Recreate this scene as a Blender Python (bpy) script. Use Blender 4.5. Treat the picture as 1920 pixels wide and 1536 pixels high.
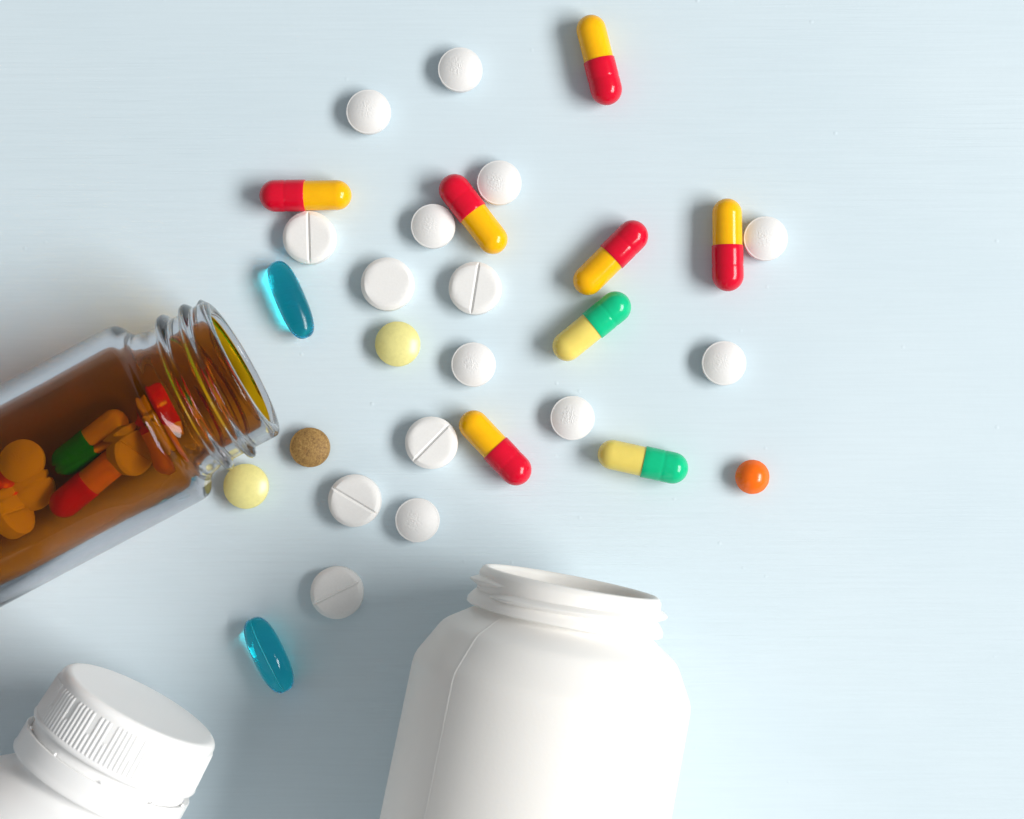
import bpy, math, random
from mathutils import Vector, Matrix, noise

# ------------------------------------------------------------------ scene, camera, light
scene = bpy.context.scene
for o in list(bpy.data.objects):
    bpy.data.objects.remove(o)
C = scene.collection
U = 1e-4                       # builder unit: a tenth of a millimetre
random.seed(11)

CAM_H = 3500                   # camera height above the table top, builder units
CAM_X, CAM_Y = 1100.0, 850.0   # where the camera stands over the table
cam_d = bpy.data.cameras.new('camera')
cam = bpy.data.objects.new('camera', cam_d)
C.objects.link(cam)
cam.location = ((CAM_X - 960) * U, (768 - CAM_Y) * U, CAM_H * U)
cam.rotation_euler = (0, 0, 0)
cam_d.sensor_width = 36
cam_d.lens = 36 * CAM_H / 1920
cam_d.shift_x = -(CAM_X - 960) / 1920
cam_d.shift_y = (CAM_Y - 768) / 1920
cam_d.clip_start = 0.01
cam_d.clip_end = 20
scene.camera = cam
cam_d.dof.use_dof = True
cam_d.dof.focus_distance = (CAM_H - 35) * U
cam_d.dof.aperture_fstop = 28

world = bpy.data.worlds.new('World')
scene.world = world
world.use_nodes = True
bg = world.node_tree.nodes['Background']
bg.inputs[0].default_value = (0.95, 0.98, 1.0, 1)
bg.inputs[1].default_value = 0.33


def area_light(name, azim, elev, dist, sx, sy, power, col, aim=(0, 0, 0)):
    d = bpy.data.lights.new(name, 'AREA')
    d.shape = 'RECTANGLE'
    d.size, d.size_y = sx, sy
    d.energy = power
    d.color = col
    o = bpy.data.objects.new(name, d)
    C.objects.link(o)
    a, e = math.radians(azim), math.radians(elev)
    v = Vector((math.cos(e) * math.cos(a), math.cos(e) * math.sin(a), math.sin(e)))
    o.location = Vector(aim) + v * dist
    o.rotation_euler = v.to_track_quat('Z', 'Y').to_euler()
    return o


area_light('window_light', -7, 40, 1.9, 1.4, 0.62, 49.5, (1.0, 0.985, 0.96))

scene.view_settings.view_transform = 'Standard'
scene.view_settings.look = 'None'
scene.view_settings.exposure = 0
scene.view_settings.gamma = 1
cy = scene.cycles
cy.max_bounces = 24
cy.transmission_bounces = 24
cy.glossy_bounces = 10
cy.diffuse_bounces = 12
cy.transparent_max_bounces = 16
cy.caustics_reflective = True
cy.caustics_refractive = True
cy.blur_glossy = 0.0
cy.sample_clamp_indirect = 8
cy.use_denoising = True


# ------------------------------------------------------------------ helpers
def at(px, py, z=0.0):
    """a place seen over table mark (px, py) at height z (builder units) -> world point"""
    k = z / CAM_H
    x = px + (CAM_X - px) * k
    y = py + (CAM_Y - py) * k
    return Vector(((x - 960) * U, (768 - y) * U, z * U))


def tag(o, label=None, cat=None, group=None, kind=None):
    if label: o['label'] = label
    if cat: o['category'] = cat
    if group: o['group'] = group
    if kind: o['kind'] = kind
    return o


def thing(name, label, cat, loc=(0, 0, 0), rz=0.0, group=None):
    o = bpy.data.objects.new(name, None)
    o.empty_display_size = 0.004
    C.objects.link(o)
    o.location = loc
    o.rotation_euler = (0, 0, rz)
    return tag(o, label, cat, group)


def mesh(name, verts, faces, mats, smooth=True, fmat=None, sharp=None):
    me = bpy.data.meshes.new(name)
    me.from_pydata([(v[0] * U, v[1] * U, v[2] * U) for v in verts], [], faces)
    for m in (mats if isinstance(mats, (list, tuple)) else [mats]):
        me.materials.append(m)
    me.polygons.foreach_set('use_smooth', [smooth] * len(me.polygons))
    if fmat:
        me.polygons.foreach_set('material_index', fmat)
    me.update()
    if sharp:
        me.set_sharp_from_angle(angle=math.radians(sharp))
    return me


def link(name, me, parent=None):
    o = bpy.data.objects.new(name, me)
    C.objects.link(o)
    if parent is not None:
        o.parent = parent
    return o


def lathe(prof, seg, rfun=None, axis='Z'):
    """prof: list of (t, r); r == 0 ends close to a point. rfun(i, t, r, phi) -> r"""
    V, F = [], []
    rings = []
    for i, (t, r) in enumerate(prof):
        if r <= 1e-6:
            rings.append([len(V)])
            V.append((0, 0, t))
            continue
        ring = []
        for k in range(seg):
            ph = 2 * math.pi * k / seg
            rr = rfun(i, t, r, ph) if rfun else r
            ring.append(len(V))
            V.append((rr * math.cos(ph), rr * math.sin(ph), t))
        rings.append(ring)
    fi = []
    for i in range(len(rings) - 1):
        a, b = rings[i], rings[i + 1]
        for k in range(seg):
            k2 = (k + 1) % seg
            if len(a) == 1 and len(b) == 1:
                continue
            if len(a) == 1:
                F.append((a[0], b[k2], b[k])); fi.append(i)
            elif len(b) == 1:
                F.append((a[k], a[k2], b[0])); fi.append(i)
            else:
                F.append((a[k], a[k2], b[k2], b[k])); fi.append(i)
    if axis == 'X':
        V = [(z, x, y) for x, y, z in V]
    return V, F, fi


def flip(F):
    return [tuple(reversed(f)) for f in F]


def lying(o, px, py, R, adir):
    """lay a turned vessel on the table: mouth centre over (px,py), axis at height R, mouth towards adir"""
    a = Vector((adir[0], -adir[1], 0)).normalized()
    up = Vector((0, 0, 1))
    y = a.cross(up)
    M = Matrix((up, y, a)).transposed().to_4x4()
    M.translation = at(px, py, R)
    o.matrix_world = M
    return M


def arc(cx, cy, r, a0, a1, n):
    return [(cx + r * math.cos(math.radians(a0 + (a1 - a0) * i / n)),
             cy + r * math.sin(math.radians(a0 + (a1 - a0) * i / n))) for i in range(n + 1)]


def resample(P, step):
    out = []
    for (t0, r0), (t1, r1) in zip(P[:-1], P[1:]):
        n = max(1, int(math.hypot(t1 - t0, r1 - r0) / step))
        for i in range(n):
            f = i / n
            out.append((t0 + (t1 - t0) * f, r0 + (r1 - r0) * f))
    out.append(P[-1])
    return out


def sstep(a, b, x):
    if a > b:
        return 1 - sstep(b, a, x)
    x = min(1, max(0, (x - a) / (b - a)))
    return x * x * (3 - 2 * x)


# ------------------------------------------------------------------ materials
def new_mat(name):
    m = bpy.data.materials.new(name)
    m.use_nodes = True
    nt = m.node_tree
    p = nt.nodes['Principled BSDF']
    return m, nt, p


def noise_node(nt, scale, detail=3, rough=0.5, coord='Object', mapping=None):
    tc = nt.nodes.new('ShaderNodeTexCoord')
    src = tc.outputs[coord]
    if mapping:
        mp = nt.nodes.new('ShaderNodeMapping')
        mp.inputs['Scale'].default_value = mapping[0]
        mp.inputs['Rotation'].default_value = mapping[1]
        nt.links.new(src, mp.inputs[0])
        src = mp.outputs[0]
    n = nt.nodes.new('ShaderNodeTexNoise')
    n.inputs['Scale'].default_value = scale
    n.inputs['Detail'].default_value = detail
    n.inputs['Roughness'].default_value = rough
    nt.links.new(src, n.inputs['Vector'])
    if coord == 'Object' and not mapping:          # every object gets its own patch of the pattern
        n.noise_dimensions = '4D'
        oi = nt.nodes.new('ShaderNodeObjectInfo')
        nt.links.new(math_node(nt, 'MULTIPLY', oi.outputs['Random'], 40.0), n.inputs['W'])
    return n


def ramp(nt, src, stops):
    r = nt.nodes.new('ShaderNodeValToRGB')
    el = r.color_ramp.elements
    while len(el) < len(stops):
        el.new(0.5)
    for e, (p, c) in zip(el, stops):
        e.position = p
        e.color = (c, c, c, 1) if isinstance(c, (int, float)) else (*c, 1)
    nt.links.new(src, r.inputs[0])
    return r


def math_node(nt, op, a, b):
    m = nt.nodes.new('ShaderNodeMath')
    m.operation = op
    for i, v in enumerate((a, b)):
        if isinstance(v, (int, float)):
            m.inputs[i].default_value = v
        else:
            nt.links.new(v, m.inputs[i])
    return m.outputs[0]


def bump(nt, p, height, strength, dist, prev=None):
    b = nt.nodes.new('ShaderNodeBump')
    b.inputs['Strength'].default_value = strength
    b.inputs['Distance'].default_value = dist
    nt.links.new(height, b.inputs['Height'])
    if prev is not None:
        nt.links.new(prev, b.inputs['Normal'])
    nt.links.new(b.outputs[0], p.inputs['Normal'])
    return b.outputs[0]


def paint_material():
    m, nt, p = new_mat('pale_blue_paint')
    p.inputs['Roughness'].default_value = 0.55
    p.inputs['Specular IOR Level'].default_value = 0.3
    rot = (0, 0, math.radians(4.0))
    broad = noise_node(nt, 1, 3, 0.5, mapping=((22, 26, 22), (0, 0, 0)))
    col = ramp(nt, broad.outputs[0], [(0.3, (0.603, 0.712, 0.772)), (0.7, (0.637, 0.740, 0.796))])
    tint = noise_node(nt, 1, 4, 0.6, mapping=((55, 1900, 50), rot))
    tr = ramp(nt, tint.outputs[0], [(0.3, 0.972), (0.62, 1.0)])
    mix = nt.nodes.new('ShaderNodeMix')
    mix.data_type = 'RGBA'; mix.blend_type = 'MULTIPLY'
    mix.inputs[0].default_value = 1
    nt.links.new(col.outputs[0], mix.inputs[6])
    nt.links.new(tr.outputs[0], mix.inputs[7])
    nt.links.new(mix.outputs[2], p.inputs['Base Color'])
    # brush marks: long fine ridges, stronger in some patches
    patch = noise_node(nt, 1, 2, 0.5, mapping=((9, 17, 9), (0, 0, 0.3)))
    pm = ramp(nt, patch.outputs[0], [(0.43, 0.06), (0.66, 1.0)])
    s1 = noise_node(nt, 1, 3, 0.55, mapping=((28, 1150, 28), rot))
    s2 = noise_node(nt, 1, 2, 0.5, mapping=((70, 2900, 70), (0, 0, math.radians(2.5))))
    s = math_node(nt, 'ADD', s1.outputs[0], math_node(nt, 'MULTIPLY', s2.outputs[0], 0.45))
    s = math_node(nt, 'MULTIPLY', s, pm.outputs[0])
    s1.inputs['Distortion'].default_value = 0.25
    n1 = bump(nt, p, s, 0.7, 0.00022)
    # specks and pits in the paint
    tc = nt.nodes.new('ShaderNodeTexCoord')
    vo = nt.nodes.new('ShaderNodeTexVoronoi')
    vo.inputs['Scale'].default_value = 230
    nt.links.new(tc.outputs['Object'], vo.inputs['Vector'])
    dot = ramp(nt, vo.outputs['Distance'], [(0.03, 1.0), (0.10, 0.0)])
    sep = nt.nodes.new('ShaderNodeSeparateColor')
    nt.links.new(vo.outputs['Color'], sep.inputs[0])
    keep = ramp(nt, sep.outputs[0], [(0.70, 0.0), (1.0, 0.7)])
    dots = math_node(nt, 'MULTIPLY', dot.outputs[0], keep.outputs[0])
    fine = noise_node(nt, 650, 3, 0.6)
    h = math_node(nt, 'ADD', dots, math_node(nt, 'MULTIPLY', fine.outputs[0], 0.22))
    bump(nt, p, h, 0.5, 0.00016, n1)
    return m


def tablet_material(name, col, rough=0.6, grain=2600, gbump=0.12, sss=0.15, spec=0.4, var=0.03):
    m, nt, p = new_mat(name)
    n = noise_node(nt, grain, 4, 0.6)
    lo = tuple(c * (1 - var) for c in col)
    r = ramp(nt, n.outputs[0], [(0.35, lo), (0.6, col)])
    nt.links.new(r.outputs[0], p.inputs['Base Color'])
    p.inputs['Roughness'].default_value = rough
    p.inputs['Specular IOR Level'].default_value = spec
    p.inputs['Subsurface Weight'].default_value = sss
    p.inputs['Subsurface Radius'].default_value = (1, 0.9, 0.8)
    p.inputs['Subsurface Scale'].default_value = 0.0006
    bump(nt, p, n.outputs[0], gbump, 0.0001)
    return m


def gelatin_material(name, col, edge):
    """capsule shell: glossy dyed gelatin, a little dusty and uneven"""
    m, nt, p = new_mat(name)
    n = noise_node(nt, 260, 3, 0.55)
    r = ramp(nt, n.outputs[0], [(0.35, tuple(c * 0.93 for c in col)), (0.65, col)])
    dust = noise_node(nt, 5200, 2, 0.5)
    dr = ramp(nt, dust.outputs[0], [(0.72, 0.0), (0.82, 0.18)])
    mix = nt.nodes.new('ShaderNodeMix')
    mix.data_type = 'RGBA'
    nt.links.new(dr.outputs[0], mix.inputs[0])
    nt.links.new(r.outputs[0], mix.inputs[6])
    mix.inputs[7].default_value = (*edge, 1)
    nt.links.new(mix.outputs[2], p.inputs['Base Color'])
    p.inputs['Roughness'].default_value = 0.16
    p.inputs['Specular IOR Level'].default_value = 0.34
    p.inputs['Subsurface Weight'].default_value = 0.35
    p.inputs['Subsurface Radius'].default_value = (1.0, 0.6, 0.4)
    p.inputs['Subsurface Scale'].default_value = 0.0009
    w = noise_node(nt, 330, 2, 0.5)
    bump(nt, p, w.outputs[0], 0.22, 0.00025)
    return m


def plastic_material(name, col, rough, grain, gb, sss):
    m, nt, p = new_mat(name)
    p.inputs['Base Color'].default_value = (*col, 1)
    p.inputs['Roughness'].default_value = rough
    p.inputs['Specular IOR Level'].default_value = 0.4
    p.inputs['Subsurface Weight'].default_value = sss
    p.inputs['Subsurface Radius'].default_value = (1.0, 0.92, 0.82)
    p.inputs['Subsurface Scale'].default_value = 0.0015
    n = noise_node(nt, grain, 3, 0.6)
    bump(nt, p, n.outputs[0], gb, 0.00012)
    return m


def see_through(m, amount, col):
    """thin plastic lets some light through"""
    nt = m.node_tree
    p = nt.nodes['Principled BSDF']
    t = nt.nodes.new('ShaderNodeBsdfTranslucent')
    t.inputs[0].default_value = (*col, 1)
    mx = nt.nodes.new('ShaderNodeMixShader')
    mx.inputs[0].default_value = amount
    nt.links.new(p.outputs[0], mx.inputs[1])
    nt.links.new(t.outputs[0], mx.inputs[2])
    nt.links.new(mx.outputs[0], nt.nodes['Material Output'].inputs['Surface'])


def glass_material(name, col, tint):
    m, nt, p = new_mat(name)
    p.inputs['Base Color'].default_value = (*col, 1)
    p.inputs['Roughness'].default_value = 0.0
    p.inputs['IOR'].default_value = 1.5
    p.inputs['Specular Tint'].default_value = (tint, tint, tint, 1)
    p.inputs['Transmission Weight'].default_value = 1.0
    return m


def softgel_material(name, rough):
    m, nt, p = new_mat(name)
    p.inputs['Base Color'].default_value = (1, 1, 1, 1)
    p.inputs['Roughness'].default_value = rough
    p.inputs['IOR'].default_value = 1.38
    p.inputs['Transmission Weight'].default_value = 1.0
    n = noise_node(nt, 1500, 3, 0.6)
    bump(nt, p, n.outputs[0], 0.08, 0.00012)
    va = nt.nodes.new('ShaderNodeVolumeAbsorption')
    va.inputs['Color'].default_value = (0.0, 0.962, 0.99, 1)
    va.inputs['Density'].default_value = 780
    nt.links.new(va.outputs[0], nt.nodes['Material Output'].inputs['Volume'])
    return m


def brown_material():
    m, nt, p = new_mat('brown_herbal')
    n = noise_node(nt, 2600, 4, 0.7)
    r = ramp(nt, n.outputs[0], [(0.30, (0.14, 0.075, 0.024)), (0.47, (0.29, 0.165, 0.05)),
                                (0.60, (0.38, 0.23, 0.07)), (0.75, (0.50, 0.34, 0.15))])
    nt.links.new(r.outputs[0], p.inputs['Base Color'])
    p.inputs['Roughness'].default_value = 0.7
    bump(nt, p, n.outputs[0], 0.3, 0.0001)
    return m


M_PAINT = paint_material()
M_WHITE = tablet_material('white_tablet', (0.80, 0.795, 0.785))
M_FLAT = tablet_material('white_flat_tablet', (0.80, 0.795, 0.78), rough=0.65)
M_YELLOW = tablet_material('yellow_coating', (0.80, 0.745, 0.30), rough=0.28, gbump=0.07, spec=0.5, var=0.07, grain=1300)
M_ORANGE = tablet_material('orange_coating', (0.93, 0.155, 0.002), rough=0.22, gbump=0.04, spec=0.5)
M_BROWN = brown_material()
M_RED = gelatin_material('red_gelatin', (0.71, 0.003, 0.028), (0.85, 0.25, 0.25))
M_AMBERGEL = gelatin_material('yellow_gelatin', (0.96, 0.495, 0.002), (0.95, 0.6, 0.2))
M_GREEN = gelatin_material('green_gelatin', (0.004, 0.54, 0.25), (0.3, 0.75, 0.5))
M_PALE = gelatin_material('pale_yellow_gelatin', (0.84, 0.68, 0.16), (0.9, 0.8, 0.4))
M_SOFT = softgel_material('blue_softgel', 0.05)
M_SOFT_DULL = softgel_material('blue_softgel_dull', 0.20)
M_SEAM_HIGHLIGHT, _nt, _p = new_mat('softgel_welt_highlight')
_p.inputs['Base Color'].default_value = (0.03, 0.62, 0.74, 1)  # bright teal paints the highlight along the seam into the colour
_p.inputs['Roughness'].default_value = 0.25
_p.inputs['Transmission Weight'].default_value = 0.2
M_JAR = plastic_material('white_hdpe', (0.90, 0.885, 0.855), 0.42, 1900, 0.22, 0.25)
see_through(M_JAR, 0.08, (0.9, 0.86, 0.8))
M_CAP = plastic_material('white_polypropylene', (0.89, 0.89, 0.885), 0.3, 900, 0.05, 0.2)
M_CLEAR = glass_material('clear_glass', (0.63, 0.62, 0.65), 0.4)
M_LINING = glass_material('amber_lining', (0.52, 0.15, 0.00003), 0.05)

# ------------------------------------------------------------------ table
tv = []
X0, X1, Y0, Y1, TH = -6000, 6000, -5000, 5000, 250
bev = 12
for z, d in ((-TH, 0), (-bev, 0), (0, bev)):
    tv += [(X0 + d, Y0 + d, z), (X1 - d, Y0 + d, z), (X1 - d, Y1 - d, z), (X0 + d, Y1 - d, z)]
tf = [(3, 2, 1, 0), (8, 9, 10, 11)]
for k in range(4):
    k2 = (k + 1) % 4
    tf += [(k, k2, 4 + k2, 4 + k), (4 + k, 4 + k2, 8 + k2, 8 + k)]
table = link('table_top', mesh('table_top', tv, tf, M_PAINT, smooth=False))
tag(table, 'pale blue painted wooden table top with fine brush marks', 'table', kind='structure')


# ------------------------------------------------------------------ tablets
def domed_mesh(name, R, band, dome, mat, seed=0, worn=0.0, rim=1.2, seg=72, power=2.0):
    """round biconvex tablet: narrow band, land at the rim, domed faces; worn = rough faded imprint"""
    prof = [(0, 0)]
    rd = R - rim
    N = 34
    rough = []
    top = []
    for i in range(1, N + 1):
        r = rd * i / N
        top.append((band + dome * (1 - (r / rd) ** power), r))
    bot = [(-t + 0, r) for t, r in top]
    P = [(dome * 2 + band, 0)]
    P += [(t + dome, r) for t, r in top]
    P += [(band + dome + 0.25, R - 1.0), (band + dome - 0.2, R - 0.3), (band + dome - 1.2, R), (dome + 1.2, R), (dome + 0.3, R - 0.35)]
    low = [(dome * (r / rd) ** power, r) for t, r in reversed(top)][::5]
    P += low + [(0, 0)]
    V, F, fi = lathe(P, seg)
    F = flip(F) if False else F
    out = []
    rs = random.Random(seed)
    ox, oy = rs.uniform(-9, -3), rs.uniform(-3, 5)
    for x, y, z in V:
        if worn and z > band + dome:
            q = math.hypot(x - ox, (y - oy) * 0.8)
            w = 1 - sstep(9, 23, q)
            if w > 0:
                c = noise.noise(Vector((x * 1.1 + seed, y * 1.1, seed + 4)))
                a = noise.noise(Vector((x * 0.28 + seed * 7, y * 0.28, seed)))
                b = noise.noise(Vector((x * 0.6 + seed * 3, y * 0.6, seed + 9)))
                z += w * worn * (a * 0.55 + b * 0.9 + c * 0.6 - 0.3)
        # slightly chipped rim
        if abs(z - (band + dome)) < 2.0:
            n = noise.noise(Vector((x * 0.25, y * 0.25, seed + 3.3))) + 0.7 * noise.noise(Vector((x * 0.7, y * 0.7, seed + 1.3)))
            k = 1 + 0.009 * n
            x, y = x * k, y * k
        out.append((x, y, z))
    # outward faces
    return mesh(name, out, flip(F), mat, sharp=50)


def flat_mesh(name, R, H, mat, groove=True, seed=0):
    """flat-faced tablet with bevelled edge and, if asked, a straight score across the face"""
    bev, drop = 7.5, 5.5
    xs = [-R, -R * .985, -R * .95, -R * .91, -R * .87, -R * .82, -R * .7, -R * .5, -R * .3, -R * .16]
    xs += [-3.8, -2.8, -1.6, -0.5, 0]
    xs = xs + [-x for x in reversed(xs[:-1])]
    ss = [-1, -.985, -.96, -.93, -.90, -.87, -.848, -.84, -.80, -.6, -.4, -.2, 0]
    ss = ss + [-s for s in reversed(ss[:-1])]

    def top(x, y):
        rho = math.hypot(x, y)
        d = R - rho
        z = H - drop * max(0, 1 - d / bev)
        z += 0.25 * noise.noise(Vector((x * .1, y * .1, seed)))
        if groove:
            a = abs(x)
            if a < 3.8:
                fl = 1 - sstep(0.2, 3.8, a)
                z = min(z, H - 3.8 * fl - (0 if d > bev else 1.5 * (1 - d / bev)))
        return z
    V, F = [], []
    idx = {}
    n, k = len(xs), len(ss)
    for i, x in enumerate(xs):
        w = math.sqrt(max(0, R * R - x * x)) if 0 < i < n - 1 else 0
        if i in (0, n - 1):
            w = R * 0.10
            x = math.copysign(R * 0.995, x)
        for j, s in enumerate(ss):
            y = s * w
            idx[i, j] = len(V)
            V.append((x, y, top(x, y)))
    for i in range(n - 1):
        for j in range(k - 1):
            F.append((idx[i, j], idx[i + 1, j], idx[i + 1, j + 1], idx[i, j + 1]))
    border = [idx[i, 0] for i in range(n)] + [idx[n - 1, j] for j in range(1, k)] \
        + [idx[i, k - 1] for i in range(n - 2, -1, -1)] + [idx[0, j] for j in range(k - 2, 0, -1)]
    prev = border
    for zz, sc in ((4.5, 1.0), (1.5, 0.985), (0, 0.93)):
        ring = []
        for b in border:
            x, y, z = V[b]
            ring.append(len(V))
            V.append((x * sc, y * sc, zz))
        m_ = len(ring)
        for q in range(m_):
            F.append((prev[q], ring[q], ring[(q + 1) % m_], prev[(q + 1) % m_]))
        prev = ring
    F.append(tuple(reversed(prev)))
    return mesh(name, V, F, mat, sharp=28)


domes = [domed_mesh('domed_tablet', 41.2, 15, 12.5, M_WHITE, s, w, rim=2.0, seg=96)
         for s, w in enumerate((0.8, 0.65, 0.9, 0.55, 0.75, 0.85, 0.6, 0.95, 0.8), 1)]
G_DOME = 'white domed tablets spilled on the table'
G_FLAT = 'white scored tablets spilled on the table'
dome_spots = [
    (862.5, 130.3, 'highest of the white domed tablets, alone left of the top capsule'),
    (690.5, 209.5, 'white domed tablet alone at upper left, above the level red and yellow capsule'),
    (935.8, 342.3, 'white domed tablet touching the upper right side of a slanted red and yellow capsule'),
    (811.8, 424.0, 'white domed tablet pressed to the lower left side of a slanted red and yellow capsule'),
    (1435.7, 447.2, 'very white domed tablet touching the right side of the upright capsule'),
    (887.5, 683.5, 'white domed tablet lying just right of the pale yellow tablet in the middle'),
    (1357.5, 681.0, 'white domed tablet alone at right, between upright capsule and small orange pill'),
    (1073.4, 783.9, 'white domed tablet above the left end of the level yellow and green capsule'),
    (782.3, 975.6, 'lowest white domed tablet, just above the open white jar'),
]
for i, (px, py, lab) in enumerate(dome_spots):
    o = link('domed_tablet', domes[i])
    o.location = at(px, py, 26) * 1.0
    o.location.z = 0
    o.rotation_euler.z = random.uniform(-0.6, 0.6)
    tag(o, lab, 'tablet', G_DOME)

fm = flat_mesh('scored_tablet', 49.0, 34, M_FLAT, True, 1)
pm = flat_mesh('plain_tablet', 49.3, 34, M_FLAT, False, 2)
flat_spots = [
    (580.0, 445.8, 91.5, fm, 'white tablet with upright score, touching the underside of the level red and yellow capsule'),
    (890.8, 540.5, 81.0, fm, 'white tablet with steep score, right of the plain unscored white tablet'),
    (809.0, 830.4, 45.5, fm, 'white tablet with score rising to the right, beside a slanted yellow and red capsule'),
    (664.8, 938.8, -30.8, fm, 'white tablet with score falling to the right, below the brown tablet'),
    (631.5, 1111.4, 26.6, fm, 'greyish white scored tablet in the shade, lowest of the scored tablets'),
    (726.5, 532.8, 20.0, pm, 'plain flat white tablet without a score, above the pale yellow tablet'),
]
for px, py, ang, me, lab in flat_spots:
    o = link('scored_tablet' if me is fm else 'plain_tablet', me)
    p = at(px, py, 24)
    o.location = (p.x, p.y, 0)
    o.rotation_euler.z = math.radians(ang - 90)
    tag(o, lab, 'tablet', G_FLAT if me is fm else None)

ym = domed_mesh('yellow_tablet', 42.0, 13, 14, M_YELLOW, 5, 0, rim=0.8, power=2.2)
for px, py, lab in ((745.2, 645.0, 'glossy pale yellow tablet in the middle, below the plain white tablet'),
                    (460.7, 912.0, 'glossy pale yellow tablet lying under the neck of the amber bottle')):
    o = link('yellow_tablet', ym)
    p = at(px, py, 26)
    o.location = (p.x, p.y, 0)
    tag(o, lab, 'tablet', 'pale yellow tablets on the table')

o = link('brown_tablet', domed_mesh('brown_tablet', 37.0, 16, 9, M_BROWN, 6, 0.5, rim=2.2))
p = at(580.3, 839.0, 24); o.location = (p.x, p.y, 0)
tag(o, 'speckled brown tablet in front of the amber bottle mouth', 'tablet')
om = domed_mesh('orange_pill', 32.0, 5, 20, M_ORANGE, 7, 0, rim=0.1, power=2.35)
o = link('orange_pill', om)
p = at(1410.7, 894.4, 24); o.location = (p.x, p.y, 0)
tag(o, 'small glossy orange pill alone at the right', 'pill')

# ------------------------------------------------------------------ two-piece capsules
CAPR, BODR, HALF = 29.6, 27.8, 57.5


def capsule_meshes(cap_mat, body_mat, tagname):
    P = [(-1.0, 0)]
    P = [(4, 26.0), (2.0, 28.4), (2.0, CAPR - 0.35), (2.6, CAPR), (14, CAPR), (33, CAPR)]
    P += [(36.0, CAPR - 0.15), (38.5, CAPR - 0.75), (41.0, CAPR - 0.15), (46, CAPR), (HALF, CAPR)]
    P += [(HALF + CAPR * math.sin(math.radians(a)), CAPR * math.cos(math.radians(a))) for a in range(8, 90, 8)]
    P += [(HALF + CAPR, 0)]
    V, F, fi = lathe(P, 56, axis='X')
    cap = mesh('capsule_cap', V, F, cap_mat, sharp=60)
    Q = [(-HALF - BODR, 0)]
    Q += [(-HALF - BODR * math.sin(math.radians(a)), BODR * math.cos(math.radians(a))) for a in range(82, 0, -8)]
    Q += [(-HALF, BODR), (-30, BODR), (0, BODR), (20, BODR), (21, 0)]
    V, F, fi = lathe(Q, 56, axis='X')
    body = mesh('capsule_body', V, F, body_mat, sharp=60)
    return cap, body


RY = capsule_meshes(M_RED, M_AMBERGEL, 'red')
GY = capsule_meshes(M_GREEN, M_PALE, 'green')
G_RY = 'red and yellow capsules'
G_GY = 'green and pale yellow capsules'


def shells(kind, t):
    roll = random.uniform(0, 6.28)
    for nm, me, dx in (('capsule_cap', kind[0], random.uniform(-1.5, 1.5)), ('capsule_body', kind[1], 0)):
        o = link(nm, me, t)
        o.location = (dx * U, 0, CAPR * U)
        o.rotation_euler = (roll, 0, 0)


def capsule(kind, body_xy, cap_xy, label, group):
    mx, my = (body_xy[0] + cap_xy[0]) / 2, (body_xy[1] + cap_xy[1]) / 2
    ang = math.atan2(-(cap_xy[1] - body_xy[1]), cap_xy[0] - body_xy[0])
    p = at(mx, my, CAPR)
    t = thing('capsule', label, 'capsule', (p.x, p.y, 0), ang, group)
    shells(kind, t)
    return t


capsule(RY, (1108.5, 56), (1137, 169), 'red and yellow capsule at the top edge, yellow end up', G_RY)
capsule(RY, (629.5, 366), (517, 367.5), 'level red and yellow capsule with its red end to the left', G_RY)
capsule(RY, (924.2, 449), (852.7, 356.3), 'slanted red and yellow capsule lying between two white domed tablets', G_RY)
capsule(RY, (1102.4, 525.9), (1184.8, 443.8), 'red and yellow capsule just above the slanted green one, red end up right', G_RY)
capsule(RY, (1363.2, 400), (1364.8, 516.5), 'upright red and yellow capsule with a white tablet at its right side', G_RY)
capsule(RY, (889, 798), (967, 880.8), 'red and yellow capsule right of a scored tablet, red end down right', G_RY)
capsule(GY, (1064, 649), (1153.3, 576.5), 'slanted green and pale yellow capsule with its green end up', G_GY)
capsule(GY, (1149.5, 853), (1260.7, 877.4), 'nearly level pale yellow and green capsule, green end pointing right', G_GY)


# ------------------------------------------------------------------ blue softgels
def softgel_mesh(L, W, e, seam, mat):
    ridge = 0.0 if mat is M_SOFT else 0.8
    N, seg = 60, 240
    P = []
    for i in range(N + 1):
        u = -math.cos(math.pi * i / N)
        r = (1 - abs(u) ** e) ** (1 / e) if abs(u) < 1 else 0
        P.append((u * L / 2, r * W / 2))

    def rf(i, t, r, ph):
        # pressed seam running lengthwise over the top and underneath
        d = abs((ph - math.pi / 2 - seam + math.pi) % (2 * math.pi) - math.pi) * r
        d2 = abs((ph + math.pi / 2 - seam + math.pi) % (2 * math.pi) - math.pi) * r
        return r + ridge * math.exp(-(min(d, d2) / 1.6) ** 2) * min(1, r / 8)
    V, F, fi = lathe(P, seg, rf, axis='X')
    zmin = min(v[2] for v in V)
    V = [(x, y, z - zmin) for x, y, z in V]
    return mesh('blue_softgel', V, F, mat)


def softgel_seam(L, W, e):
    """pressed welt along the top of a softgel, its highlight painted by the material"""
    V, F = [], []
    n = 60
    for i in range(n + 1):
        u = -0.985 + 1.97 * i / n
        r = (1 - abs(u) ** e) ** (1 / e) * W / 2
        wob = 0.03 * noise.noise(Vector((u * 3, 0.5, 0.2)))
        for dw, dr in ((-1.5, -0.6), (-0.5, 0.55), (0.5, 0.55), (1.5, -0.6)):
            a = math.pi / 2 + 0.06 + wob + dw / max(r, 4)
            V.append((u * L / 2, (r + dr) * math.cos(a), W / 2 + (r + dr) * math.sin(a)))
    for i in range(n):
        for j in range(3):
            a = i * 4 + j
            F.append((a, a + 4, a + 5, a + 1))
    return mesh('seam', V, F, M_SEAM_HIGHLIGHT)


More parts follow.
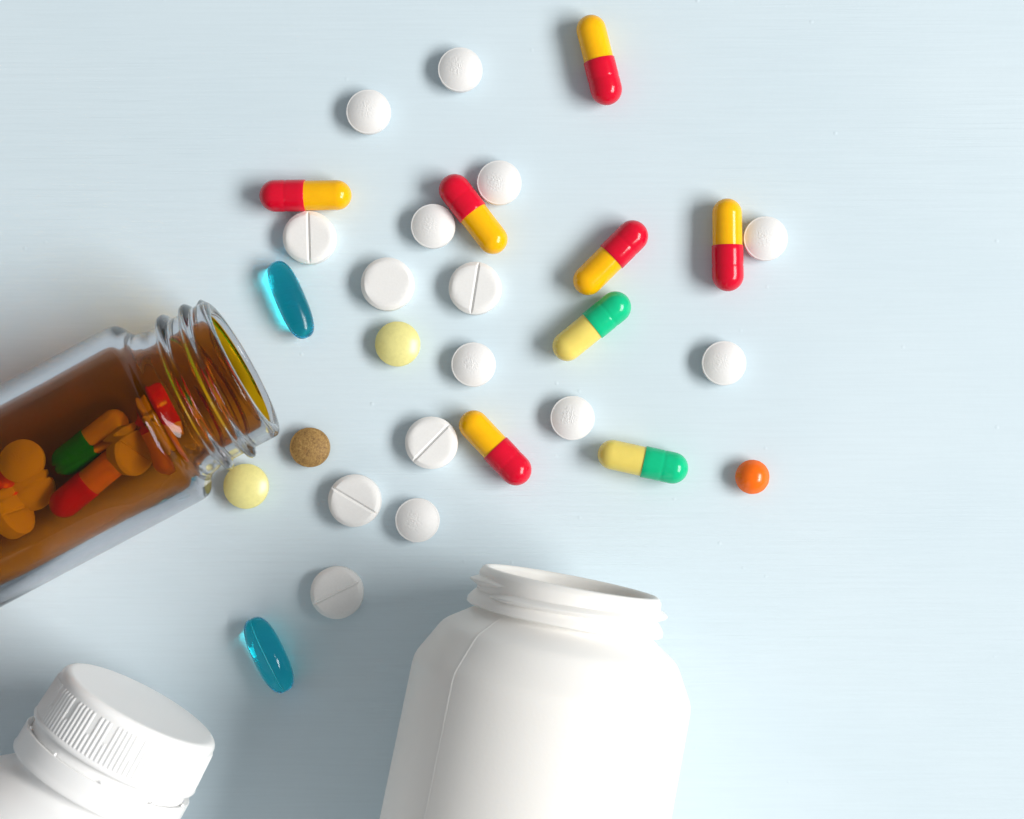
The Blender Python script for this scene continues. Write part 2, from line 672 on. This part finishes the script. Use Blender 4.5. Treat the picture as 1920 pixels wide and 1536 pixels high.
for (px, py, ang, L, W, e, seam, lab) in (
        (545.3, 562.5, -67.0, 153, 54.5, 2.75, 1.2, 'translucent blue softgel beside the amber bottle mouth, casting bright cyan light'),
        (504.0, 1228.0, -64.5, 150, 60, 2.75, 0.16, 'translucent blue softgel in the shade, above the capped white bottle')):
    o = link('blue_softgel', softgel_mesh(L, W, e, seam, M_SOFT if seam < 1 else M_SOFT_DULL))
    p = at(px, py, W / 2)
    o.location = (p.x, p.y, 0)
    o.rotation_euler.z = math.radians(ang)
    tag(o, lab, 'softgel', 'blue softgels')
    if seam < 1:
        link('seam', softgel_seam(L, W, e), o)

# ------------------------------------------------------------------ amber glass bottle
BA = Vector((0.883, -0.469))
BR, BRI, NRI = 174.0, 142.0, 109.0


def bottle_profile():
    lip = [(-9, NRI), (-4, NRI + 0.6), (-1.2, NRI + 3), (0, NRI + 7), (0, NRI + 18), (-1.6, NRI + 22.5), (-5.5, NRI + 25.4), (-12, NRI + 26)]
    out = lip + [(-120, 135), (-128, 138), (-140, 141), (-147, 146), (-152, 154), (-157, 163)]
    out += [(-163, 169.5), (-171, 173), (-182, BR), (-300, BR), (-500, BR), (-760, BR), (-780, BR - 4), (-794, BR - 14), (-800, BR - 28), (-800, 60), (-796, 0)]
    inn = [(-764, 0), (-766, 60), (-764, BRI - 22), (-756, BRI - 8), (-742, BRI), (-500, BRI), (-300, BRI), (-190, BRI), (-176, BRI - 3), (-166, BRI - 9),
           (-156, BRI - 19), (-146, NRI + 6), (-134, NRI + 1), (-120, NRI), (-60, NRI), (-9, NRI)]
    return out, inn


def thread_bump(t, ph):
    """raised screw thread: a main lead of nearly two turns and a short lead-in stub"""
    best = 0.0
    for turn in range(-1, 4):
        a = ph + math.pi / 2 + 2 * math.pi * turn
        if -0.5 < a < 11.6:
            tc = -38 - 45 * a / (2 * math.pi)
            w = sstep(-0.5, 0.4, a) * (1 - sstep(10.6, 11.6, a))
            best = max(best, 14.5 * w * math.exp(-((t - tc) / 7.5) ** 4 * 0.9))
        b = a
        if -2.4 < b < -0.0 + 0.3:
            tc = -13 - 8 * (b + 0.2) / math.pi
            w = sstep(-2.4, -1.6, b) * (1 - sstep(-0.15, 0.25, b))
            best = max(best, 11.0 * w * math.exp(-((t - tc) / 6.5) ** 4 * 0.9))
    return best


out, inn = bottle_profile()
lipn = 8
outp = out[:lipn] + resample(out[lipn - 1:lipn + 1], 2.2)[1:] + out[lipn + 1:]
prof = outp + inn
n_out = len(outp)


def rf_bottle(i, t, r, ph):
    if i < n_out and lipn - 2 <= i and t > -126:
        r += thread_bump(t, ph)
    if i < n_out and t < -150 and r > 150:
        d = abs(ph - math.radians(8.5)) * r          # mould seam
        d2 = abs(ph - math.radians(188.5)) * r
        r += 1.3 * math.exp(-(min(d, d2) / 2.2) ** 2)
    return r


prof[-1] = prof[0]
V, F, fi = lathe(prof, 220, rf_bottle)
fmat = [0 if i < n_out else 1 for i in fi]
bottle = link('amber_bottle', mesh('amber_bottle', V, flip(F) if False else F, [M_CLEAR, M_LINING], fmat=fmat))
MB = lying(bottle, 457, 689, BR + 1.5, BA)
tag(bottle, 'open amber glass bottle lying on its side with pills inside', 'bottle')


def in_bottle(along, side, h):
    """a point in the bottle: along = distance back from the mouth, side = towards the lower right, h above the table"""
    return MB @ Vector(((h - BR - 1.5) * U, side * U, -along * U))


def rest_h(side, half, r=BRI):
    """height of a piece of half-thickness `half` resting on the inner wall"""
    return BR + 1.5 - math.sqrt(max(0, (r - half - 0.8) ** 2 - side * side))


def side_along(px, py, z):
    q = MB.inverted() @ at(px, py, z)
    return -q.z / U, q.y / U


def place_inside(o, px, py, half, rot, r=BRI):
    h = 60.0
    for _ in range(4):
        al, sd = side_along(px, py, h)
        h = rest_h(sd, half, r)
    o.matrix_world = Matrix.Translation(in_bottle(al, sd, h)) @ rot
    return al, sd, h


BANG = math.atan2(0.469, 0.883)


def euler(x, y, z):
    return Matrix.Rotation(math.radians(z), 4, 'Z') @ Matrix.Rotation(math.radians(y), 4, 'Y') @ Matrix.Rotation(math.radians(x), 4, 'X')


def centred(me, dz):
    """copy of a mesh with its origin lifted to mid height"""
    m2 = me.copy()
    m2.transform(Matrix.Translation((0, 0, -dz * U)))
    return m2


dome_c = centred(domes[1], 20)
flat_c = centred(fm, 17)
orange_c = centred(om, 22)


def inside_piece(name, me, px, py, half, rot, label, cat, group=None, lift=0):
    o = link(name, me)
    place_inside(o, px, py, half, rot)
    if lift:
        o.matrix_world.translation = o.matrix_world.translation + Vector((0, 0, lift * U))
        M = o.matrix_world.copy(); M.translation.z += lift * U; o.matrix_world = M
    return tag(o, label, cat, group)


G_IN = 'pills inside the amber bottle'
inside_piece('domed_tablet', dome_c, 64, 917, 22, euler(12, 0, 28), 'tablet inside the amber bottle, lower one of an overlapping round pair', 'tablet', G_IN)
inside_piece('domed_tablet', dome_c, 52, 862, 24, euler(-8, 6, 28), 'tablet inside the amber bottle, upper one of an overlapping round pair', 'tablet', G_IN, lift=14)
inside_piece('scored_tablet', flat_c, 254, 842, 40, euler(48, 20, 70), 'scored tablet tilted on edge by the shoulder inside the amber bottle', 'tablet', G_IN)
inside_piece('scored_tablet', flat_c, 26, 962, 42, euler(72, 0, 118), 'flat tablet standing on edge inside the amber bottle', 'tablet', G_IN)
inside_piece('orange_pill', orange_c, 2, 905, 26, euler(0, 0, 0), 'small orange pill inside the amber bottle at the photo edge', 'pill', G_IN)


def capsule_inside(kind, body_xy, cap_xy, label, r=BRI, lift=0):
    mx, my = (body_xy[0] + cap_xy[0]) / 2, (body_xy[1] + cap_xy[1]) / 2
    ang = math.degrees(math.atan2(-(cap_xy[1] - body_xy[1]), cap_xy[0] - body_xy[0]))
    t = thing('capsule', label, 'capsule', group=G_IN)
    al, sd, h = place_inside(t, mx, my, CAPR, Matrix.Identity(4), r)
    # lower the empty to the capsule's base and lean it against the curved wall
    M = Matrix.Translation(in_bottle(al, sd, h + lift)) @ euler(0, 0, ang) @ Matrix.Translation((0, 0, -CAPR * U))
    t.matrix_world = M
    shells(kind, t)
    return t


capsule_inside(GY, (222, 789), (128, 862), 'green and yellow capsule inside the amber bottle')
capsule_inside(RY, (218, 868), (128, 944), 'red and yellow capsule inside the amber bottle, below the green one', lift=4)
capsule_inside(RY, (319, 842), (297, 768), 'red and yellow capsule in the shoulder of the amber bottle', r=118, lift=6)


# ------------------------------------------------------------------ white jar
JA = Vector((0.19, -0.982))
JR = 246.0
jar = thing('white_jar', 'open white plastic jar lying on its side, mouth pointing up', 'jar')
MJ = lying(jar, 1072, 1090, JR, JA)
jo = [(-60, 158), (-69, 156), (-73, 158), (-77, 163), (-98, 195), (-103, 202), (-108, 207.5), (-115, 212.5), (-158, 236.5), (-166, 241), (-174, 244), (-186, 246), (-500, 250), (-780, 251), (-810, 247), (-830, 232), (-834, 200), (-826, 0)]
ji = [(-812, 0), (-818, 200), (-800, 232), (-780, 237), (-500, 236), (-186, 232), (-171, 229), (-107, 196), (-79, 152), (-68, 144), (-62, 144)]
V, F, fi = lathe(resample(jo, 14) + resample(ji, 30), 160)
b = link('jar_wall', mesh('jar_wall', V, F, M_JAR), jar)
neck = [(-63, 144.5), (-30, 144.5), (-9, 144.5), (-3, 145.5), (0, 148), (0, 153), (-2.5, 157), (-6, 158.2), (-8, 160.5), (-12, 161), (-30, 160.5), (-63, 159)]
V, F, fi = lathe(neck, 160)
link('neck', mesh('neck', V, flip(F), M_JAR, sharp=60), jar)
ring = [(-68, 155), (-67.5, 170), (-65, 173.5), (-58, 173), (-51, 169), (-44, 163), (-40, 158)]
V, F, fi = lathe(ring, 160)
link('neck_ring', mesh('neck_ring', V, flip(F), M_JAR, sharp=50), jar)


def ribbon_thread(ph0, ph1, t0, t1, r0, hgt, wid):
    """wedge section swept round the neck, tapering to nothing at both ends"""
    n = 90
    V, F = [], []
    sec = [(-1.0, 0.0), (-0.75, 0.12), (-0.15, 0.85), (0.05, 1.0), (0.3, 0.85), (0.8, 0.15), (1.0, 0.0)]
    for i in range(n + 1):
        f = i / n
        ph = math.radians(ph0 + (ph1 - ph0) * f)
        t = t0 + (t1 - t0) * f
        e = sstep(0, 0.14, f) * (1 - sstep(0.86, 1, f))
        for u, v in sec:
            r = r0 - 1.5 + (v * hgt + 1.5) * e
            V.append((r * math.cos(ph), r * math.sin(ph), t + u * wid * (0.35 + 0.65 * e)))
    k = len(sec)
    for i in range(n):
        for j in range(k - 1):
            a = i * k + j
            F.append((a, a + 1, a + k + 1, a + k))
    return mesh('screw_thread', V, F, M_JAR)


link('screw_thread', ribbon_thread(-66, 158, -47, -22, 160, 16, 10), jar)
link('screw_thread', ribbon_thread(-36, -260, -22, -45, 160, 15, 10), jar)
# mould seam: a fine raised line along the wall
sm = []
prof_s = resample([(-75, 161), (-77, 163.6), (-98, 195.6), (-103, 202.6), (-108, 208.1), (-115, 213.1), (-158, 237.1), (-166, 241.6), (-174, 244.6), (-186, 246.6), (-500, 250.6), (-780, 251.6)], 12)
V, F = [], []
ph = math.radians(-41.5)
for t, r in prof_s:
    for dw, dr in ((-2.6, -1.2), (-0.9, 0.35), (0.9, 0.35), (2.6, -1.2)):
        a = ph + dw / r
        dq = dr - 0.5 * sstep(-175, -300, t) if dr > 0 else dr
        V.append(((r + dq) * math.cos(a), (r + dq) * math.sin(a), t))
for i in range(len(prof_s) - 1):
    for j in range(3):
        a = i * 4 + j
        F.append((a, a + 4, a + 5, a + 1))
link('mould_seam', mesh('mould_seam', V, F, M_JAR), jar)

# ------------------------------------------------------------------ capped white bottle
SA = Vector((0.5, -0.866))
SR = 225.0
sb = thing('capped_bottle', 'white plastic bottle with ribbed white screw cap, lying down', 'bottle')
lying(sb, 260.5, 1331, SR, SA)
body = [(-100, 0), (-100, 139), (-160, 139.5), (-166, 141), (-174, 147), (-184, 160), (-194, 172), (-208, 188), (-226, 203), (-246, 214), (-270, 221), (-300, 225), (-700, 225), (-730, 220), (-744, 200), (-740, 0)]
V, F, fi = lathe(resample(body, 6), 128)
link('bottle_body', mesh('bottle_body', V, F, M_CAP, sharp=50), sb)
capp = [(12.5, 0), (12.2, 60), (12.5, 118), (13.0, 132)]
capp += [(13 - 15 + 15 * math.sin(math.radians(a)), 134 + 15 * math.cos(math.radians(a))) for a in range(84, -1, -12)]
capp += [(-20, 150.2), (-74, 153.5), (-77, 156), (-81, 157), (-84.5, 155.5), (-84.5, 149), (-60, 148), (-60, 0)]
V, F, fi = lathe(resample(capp, 12), 200)
cap = link('screw_cap', mesh('screw_cap', V, F, M_CAP, sharp=50), sb)
# grip ribs moulded round the cap wall; every sixth rib is short
V, F = [], []
NR = 112
for k in range(NR):
    ph = 2 * math.pi * k / NR
    short = k % 6 == 0
    t0 = -42 if short else -6
    sec = [(-3.3, -0.5), (-2.0, 1.2), (0, 2.0), (2.0, 1.2), (3.3, -0.5)]
    base = len(V)
    steps = [(t0, 0.0), (t0 - 5, 1.0), (-50, 1.0), (-72, 1.0), (-78, 0.6)]
    for t, e in steps:
        r = 149.3 + (153.6 - 149.3) * (-t) / 75
        for w, h in sec:
            a = ph + w / r
            V.append(((r + (h if e else -0.4) * max(e, 0.3)) * math.cos(a), (r + (h if e else -0.4) * max(e, 0.3)) * math.sin(a), t))
    for i in range(len(steps) - 1):
        for j in range(4):
            q = base + i * 5 + j
            F.append((q, q + 1, q + 6, q + 5))
ribs = link('grip_ribs', mesh('grip_ribs', V, flip(F), M_CAP), cap)
ribs['kind'] = 'stuff'
sleeve = [(-84, 138), (-84, 146), (-106, 147), (-106, 138)]
V, F, fi = lathe(sleeve, 128)
link('cap_liner', mesh('cap_liner', V, F, M_CAP, sharp=40), sb)
band = [(-106, 148), (-103.5, 156), (-105, 158), (-140, 158.5), (-146, 160), (-150, 158.5), (-151, 154), (-149, 144), (-106, 148)]
V, F, fi = lathe(resample(band, 8), 160)
for k in range(10):                     # small break-away bridges on the band's rim
    ph = 2 * math.pi * (k + 0.3) / 10
    b0 = len(V)
    for t, w in ((-104.5, 1.6), (-99, 0.8)):
        for r in (151.5, 156):
            for s in (-1, 1):
                V.append((r * math.cos(ph + s * w / r), r * math.sin(ph + s * w / r), t))
    F += [(b0, b0 + 1, b0 + 5, b0 + 4), (b0 + 3, b0 + 2, b0 + 6, b0 + 7), (b0 + 1, b0 + 3, b0 + 7, b0 + 5), (b0 + 2, b0, b0 + 4, b0 + 6), (b0 + 4, b0 + 5, b0 + 7, b0 + 6)]
link('tamper_band', mesh('tamper_band', V, F, M_CAP, sharp=40), sb)

# make sure every shell faces outward
import bmesh
for me in list(bpy.data.meshes):
    if me.users == 0:
        continue
    bm = bmesh.new()
    bm.from_mesh(me)
    bmesh.ops.remove_doubles(bm, verts=bm.verts, dist=2e-8)
    bmesh.ops.recalc_face_normals(bm, faces=bm.faces)
    if bm.calc_volume(signed=True) < 0:
        bmesh.ops.reverse_faces(bm, faces=bm.faces)
    bm.to_mesh(me)
    bm.free()
